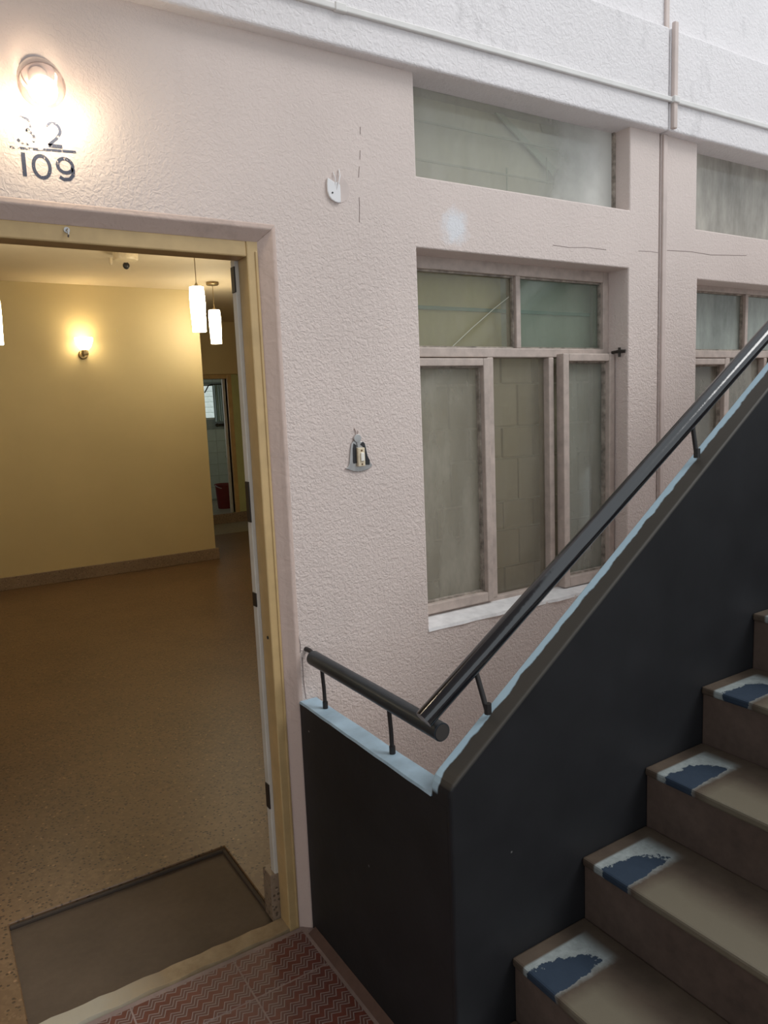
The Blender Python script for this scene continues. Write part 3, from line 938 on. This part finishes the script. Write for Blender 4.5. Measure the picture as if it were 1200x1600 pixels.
obj('dirt_fillet', MB().prism([(.862, .0004), (.8865, .014), (.8865, .0004)], -.74, -.02, 'y'), GROUT, stair)
step_me = MB().box(.008, PITCH + .02, -1.15, 0, -.182, -.022).mesh('step', RISER)
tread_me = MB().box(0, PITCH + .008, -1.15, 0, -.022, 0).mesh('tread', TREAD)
for i in range(11):
    x, z = 1.052 + (i - 1) * PITCH, .305 + (i - 1) * RISE
    if i == 0:
        s = obj('step', MB().box(x + .008, x + PITCH + .02, -1.885, -.735, 0.0, z - .022), RISER, stair, origin=(x, -.735, z), bevel=.004)
    else:
        s = obj('step', step_me, None, stair, origin=(x, -.735, z))
        b = s.modifiers.new('bevel', 'BEVEL'); b.width = .004; b.segments = 2
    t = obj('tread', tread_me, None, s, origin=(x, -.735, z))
    b = t.modifiers.new('bevel', 'BEVEL'); b.width = .006; b.segments = 2

# ---- handrail
rail = tag(empty('handrail', (.937, -.35, .738)), 'black painted pipe handrail on thin posts along the stair parapet', 'handrail')
obj('short_rail', MB().tube([(.921, -.040, .875), (.921, -.35, .875), (.921, -.666, .873)], .0215, 20), RAIL_DUSTY, rail, smooth=True, origin=(0, 0, 0))['label'] = 'short level pipe, dusty black'
obj('rail_end_cap', MB().lathe([(0, 0), (.0185, 0), (.0185, .002), (0, .002)], (.921, -.6655, .873), 18, (0, -1, 0)), DARK_GAP, rail)
P0, P1 = Vector((.880, -.655, .909)), Vector((2.088, -.700, 1.762))
dirv = (P1 - P0)
def on_rail(x):
    return P0 + dirv * ((x - P0.x) / dirv.x)
obj('long_rail', MB().tube([P0, P0 + dirv * .5, P1, P0 + dirv * 2.0], .0222, 22), BLACK_RAIL, rail, smooth=True, origin=(0, 0, 0))
for (x, z0, y) in ((1.034, .8945, -.690), (1.775, 1.4245, -.697), (2.51, 1.950, -.703)):
    top = on_rail(x - .010)
    obj('baluster', MB().tube([(x, y, z0), (x - .010, top.y, top.z - .015)], .0062, 10), BAL_BLACK, rail, smooth=True)
    obj('baluster_foot', MB().tube([(x, y, z0), (x, y, z0 + .025)], .0085, 8), BAL_BLACK, rail, smooth=True)
obj('wall_bracket', MB().tube([(.921, -.05, .885), (.919, -.025, .893), (.918, -.0005, .893)], .007, 8), BAL_BLACK, rail, smooth=True)
for y in (-.092, -.447):
    obj('baluster', MB().tube([(.924, y - .004, .7385), (.923, y - .003, .80), (.921, y, .858)], .0056, 10), BAL_BLACK, rail, smooth=True)
    obj('baluster_foot', MB().tube([(.924, y - .004, .7385), (.924, y - .004, .758)], .008, 8), BAL_BLACK, rail, smooth=True)

# ================================================================== THINGS ON THE WALL
# ---- conduit on the beam
con = tag(empty('cable_conduit', (1.6, -.04, 2.68)), 'thin white cable conduit running along the plaster beam', 'conduit')
segs = [(-3.1, 1.10, 2.655, 2.6725), (1.102, 2.524, 2.6725, 2.685), (2.552, 5.9, 2.6855, 2.70)]
for (xa, xb, za, zb) in segs:
    h = .009
    obj('conduit_length', MB().hexa([(xa, -.052, za - h), (xb, -.052, zb - h), (xb, -.0395, zb - h), (xa, -.0395, za - h)], [(xa, -.052, za + h), (xb, -.052, zb + h), (xb, -.0395, zb + h), (xa, -.0395, za + h)]), TRUNK, con, bevel=.003)
obj('conduit_joint', box(1.09, 1.125, -.055, -.0395, 2.661, 2.684), TRUNK, con, bevel=.003)
obj('conduit_cap', box(2.522, 2.554, -.062, -.0395, 2.674, 2.697), TRUNK, con, bevel=.003)

# ---- broken round cover plate
cv = tag(empty('cover_plate', (1.09, -.002, 2.21)), 'broken round white cover plate on the stucco right of the door', 'cover plate')
rec = MB().lathe([(0, 0), (.038, 0), (.038, .0015), (0, .0015)], (1.10, .0002, 2.215), 24, (0, -1, 0))
obj('bare_patch', rec, PATCH, cv)['label'] = 'smooth round plaster patch behind the plate'
pl = [(1.066, 2.240), (1.0635, 2.222), (1.064, 2.203), (1.069, 2.190), (1.077, 2.182), (1.088, 2.177), (1.099, 2.1755), (1.1055, 2.178), (1.106, 2.20), (1.1055, 2.224), (1.098, 2.232), (1.090, 2.2295), (1.079, 2.2345)]
obj('plate', MB().prism(pl, -.0075, -.001, 'y'), WHITE_PL, cv, bevel=.0015)
obj('wire', MB().tube([(1.093, -.006, 2.210), (1.099, -.011, 2.230), (1.105, -.009, 2.250), (1.106, -.002, 2.268)], .0018, 8).tube([(1.090, -.006, 2.214), (1.090, -.009, 2.240), (1.087, -.002, 2.259)], .0013, 8), WHITE_PL, cv, smooth=True)
obj('screw', MB().lathe([(0, 0), (.0026, 0), (.0026, .0015), (0, .0015)], (1.079, -.0072, 2.2005), 10, (0, -1, 0)), BLACK_PL, cv)

# ---- doorbell
bell = tag(empty('doorbell', (1.127, -.001, 1.46)), 'grey bell-shaped plate with black panels and ivory push button', 'doorbell')
outl = [(1.0805, 1.4175), (1.0885, 1.4205), (1.095, 1.432), (1.098, 1.452), (1.101, 1.474), (1.1045, 1.490), (1.1115, 1.496), (1.116, 1.497), (1.1125, 1.503), (1.113, 1.510), (1.1195, 1.515), (1.128, 1.516), (1.135, 1.513), (1.139, 1.506), (1.1385, 1.499), (1.135, 1.495), (1.148, 1.4935), (1.1535, 1.484), (1.157, 1.462), (1.1615, 1.443), (1.167, 1.430), (1.174, 1.422), (1.172, 1.4165), (1.160, 1.410), (1.143, 1.4055), (1.126, 1.4045), (1.108, 1.4065), (1.094, 1.4115)]
obj('back_plate', MB().prism(outl, -.005, .001, 'y'), METAL, bell, bevel=.001)
obj('panel', MB().prism([(1.1065, 1.436), (1.1085, 1.476), (1.1115, 1.490), (1.120, 1.4845), (1.120, 1.431), (1.108, 1.430)], -.0068, -.0045, 'y'), BLACK_PL, bell)
obj('panel', MB().prism([(1.143, 1.424), (1.1435, 1.478), (1.134, 1.486), (1.143, 1.494), (1.149, 1.488), (1.153, 1.470), (1.157, 1.450), (1.1645, 1.437), (1.1635, 1.4225)], -.0068, -.0045, 'y'), BLACK_PL, bell)
obj('clapper_disc', MB().prism([(1.125 + .0125 * math.cos(t), 1.5045 + .0125 * math.sin(t)) for t in [2 * math.pi * i / 20 for i in range(20)]], -.0085, -.0045, 'y').prism([(1.1205, 1.495), (1.1305, 1.495), (1.1275, 1.478), (1.1235, 1.478)], -.0082, -.0045, 'y'), METAL, bell, bevel=.0008)
bs = obj('button_case', box(1.1195, 1.1435, -.016, -.005, 1.4205, 1.4765), IVORY, bell, bevel=.002)
obj('push_button', box(1.127, 1.139, -.0205, -.015, 1.436, 1.462), IVORY_W, bs, bevel=.002)
for z in (1.468, 1.427):
    obj('screw', MB().lathe([(0, 0), (.003, 0), (.003, .0012), (0, .0012)], (1.132, -.0155, z), 10, (0, -1, 0)), SCREW, bs)
obj('wire', MB().tube([(1.124, -.001, 1.512), (1.1235, -.002, 1.525), (1.119, -.002, 1.535)], .002, 6).tube([(1.129, -.001, 1.512), (1.131, -.002, 1.527)], .0015, 6), STRIP, bell, smooth=True)

# ---- porch lamp
lamp = tag(empty('wall_lamp', (.33, .0, 2.36)), 'lit bulb in a cupped wall holder above the painted door number', 'lamp')
ax = Vector((-.02, -.75, -.66)).normalized()
obj('wall_disc', MB().lathe([(0, 0), (.036, 0), (.036, .010), (.030, .014), (0, .014)], (.331, .001, 2.372), 24, (0, -1, 0)), HOLDER, lamp, smooth=True)
obj('socket', MB().lathe([(0, -.008), (.020, -.008), (.022, .012), (.019, .034), (.0165, .042), (0, .042)], (.328, -.020, 2.360), 20, ax), HOLDER, lamp, smooth=True)
obj('guard_cup', MB().lathe([(.024, -.012), (.040, -.006), (.047, .012), (.049, .034), (.0495, .046), (.047, .046), (.0465, .034), (.0445, .013), (.038, -.003), (.024, -.008)], (.328, -.026, 2.357), 28, ax), GUARD, lamp, smooth=True)['label'] = 'clear cup around the bulb holder'
bc_ = Vector((.328, -.020, 2.360)) + ax * .066
obj('bulb', MB().lathe([(.012, -.030), (.016, -.022), (.026, -.008), (.030, .004), (.027, .016), (.018, .026), (.006, .030), (0, .0303)], bc_, 22, ax), BULB, lamp, smooth=True)

# ================================================================== INSIDE THE FLAT
def pendant(x, y, zb, zt, label, first=None):
    o = tag(empty('pendant_lamp', (x, y, 2.91)), label, 'lamp', 'glowing pendants in the flat')
    H = zt - zb
    r = .060
    obj('lamp_shade', MB().lathe([(0, H), (r * .90, H), (r * .97, H * .85), (r, H * .66), (r * .97, H * .5), (r * .91, H * .2), (r * .88, 0.0), (r * .80, .0), (0, .012)], (x, y, zb), 24), SHADE, o, smooth=True)
    obj('shade_cap', MB().lathe([(0, .034), (.006, .034), (.014, .018), (.030, .004), (.032, -.004), (0, -.004)], (x, y, zt), 16), BRASS, o, smooth=True)
    obj('cord', MB().tube([(x, y, zt + .03), (x, y, 2.88)], .0035, 8), BRASS, o)
    obj('canopy', MB().lathe([(0, 0), (.062, 0), (.064, -.022), (.055, -.028), (0, -.03)], (x, y, 2.91), 24), BRASS, o, smooth=True)
    return o
pendant(2.030, 3.95, 2.255, 2.600, 'nearer and larger glowing white pendant of the right-hand pair')
pendant(2.708, 5.43, 2.308, 2.636, 'farther smaller glowing pendant beside the inner wall corner, full canopy visible')
pendant(.545, 3.80, 2.125, 2.455, 'glowing pendant cut off by the left edge of the picture')
# unseen fill light added to brighten the left half of the room
fill_d = bpy.data.lights.new('room_fill_light', 'POINT')
fill_d.energy = 13.0; fill_d.shadow_soft_size = .07; fill_d.color = (1.0, .86, .60)
lo = bpy.data.objects.new('room_fill_light', fill_d); COL.objects.link(lo); lo.location = (-1.3, 2.6, 2.36)

sc = tag(empty('wall_sconce', (1.52, 5.95, 2.25)), 'lit upright glass sconce on the yellow inner wall', 'lamp')
obj('sconce_glass', MB().lathe([(.0, 0), (.035, 0), (.062, .03), (.082, .085), (.085, .115), (.080, .118), (.058, .035), (0, .01)], (1.515, 5.84, 2.272), 24), SCONCE_G, sc, smooth=True)
obj('sconce_arm', MB().lathe([(0, 0), (.032, 0), (.036, .02), (.030, .05), (0, .052)], (1.515, 5.84, 2.222), 18).tube([(1.515, 5.84, 2.235), (1.515, 5.92, 2.235)], .012, 10), BRASS, sc, smooth=True)
obj('back_plate', MB().lathe([(0, 0), (.045, 0), (.045, .012), (.035, .022), (0, .024)], (1.515, 5.95, 2.235), 20, (0, -1, 0)), BRASS, sc, smooth=True)

sd = tag(empty('ceiling_disc', (1.60, 4.36, 2.91)), 'round white ceiling fitting above the room camera', 'ceiling fitting')
obj('fitting_base', MB().lathe([(0, 0), (.095, 0), (.095, -.055), (.086, -.066), (0, -.07)], (1.597, 4.33, 2.91), 28), IVORY, sd, smooth=True)
dc = tag(empty('security_camera', (1.65, 4.56, 2.91)), 'small dark ball camera hanging under the room ceiling', 'camera')
obj('mount', MB().lathe([(0, 0), (.040, 0), (.040, -.012), (.018, -.018), (.016, -.036), (0, -.036)], (1.655, 4.565, 2.91), 20), IVORY, dc, smooth=True)
obj('lens_ball', MB().lathe([(0, .030), (.016, .026), (.027, .010), (.028, -.004), (.020, -.020), (.008, -.028), (0, -.029)], (1.655, 4.56, 2.848), 18), BLACK_PL, dc, smooth=True)
sb = tag(empty('sensor_stub', (1.54, 4.58, 2.91)), 'small pale stub on the ceiling left of the camera', 'sensor')
obj('stub_body', MB().lathe([(0, 0), (.014, 0), (.013, -.05), (.010, -.058), (0, -.059)], (1.545, 4.60, 2.91), 14), IVORY, sb, smooth=True)
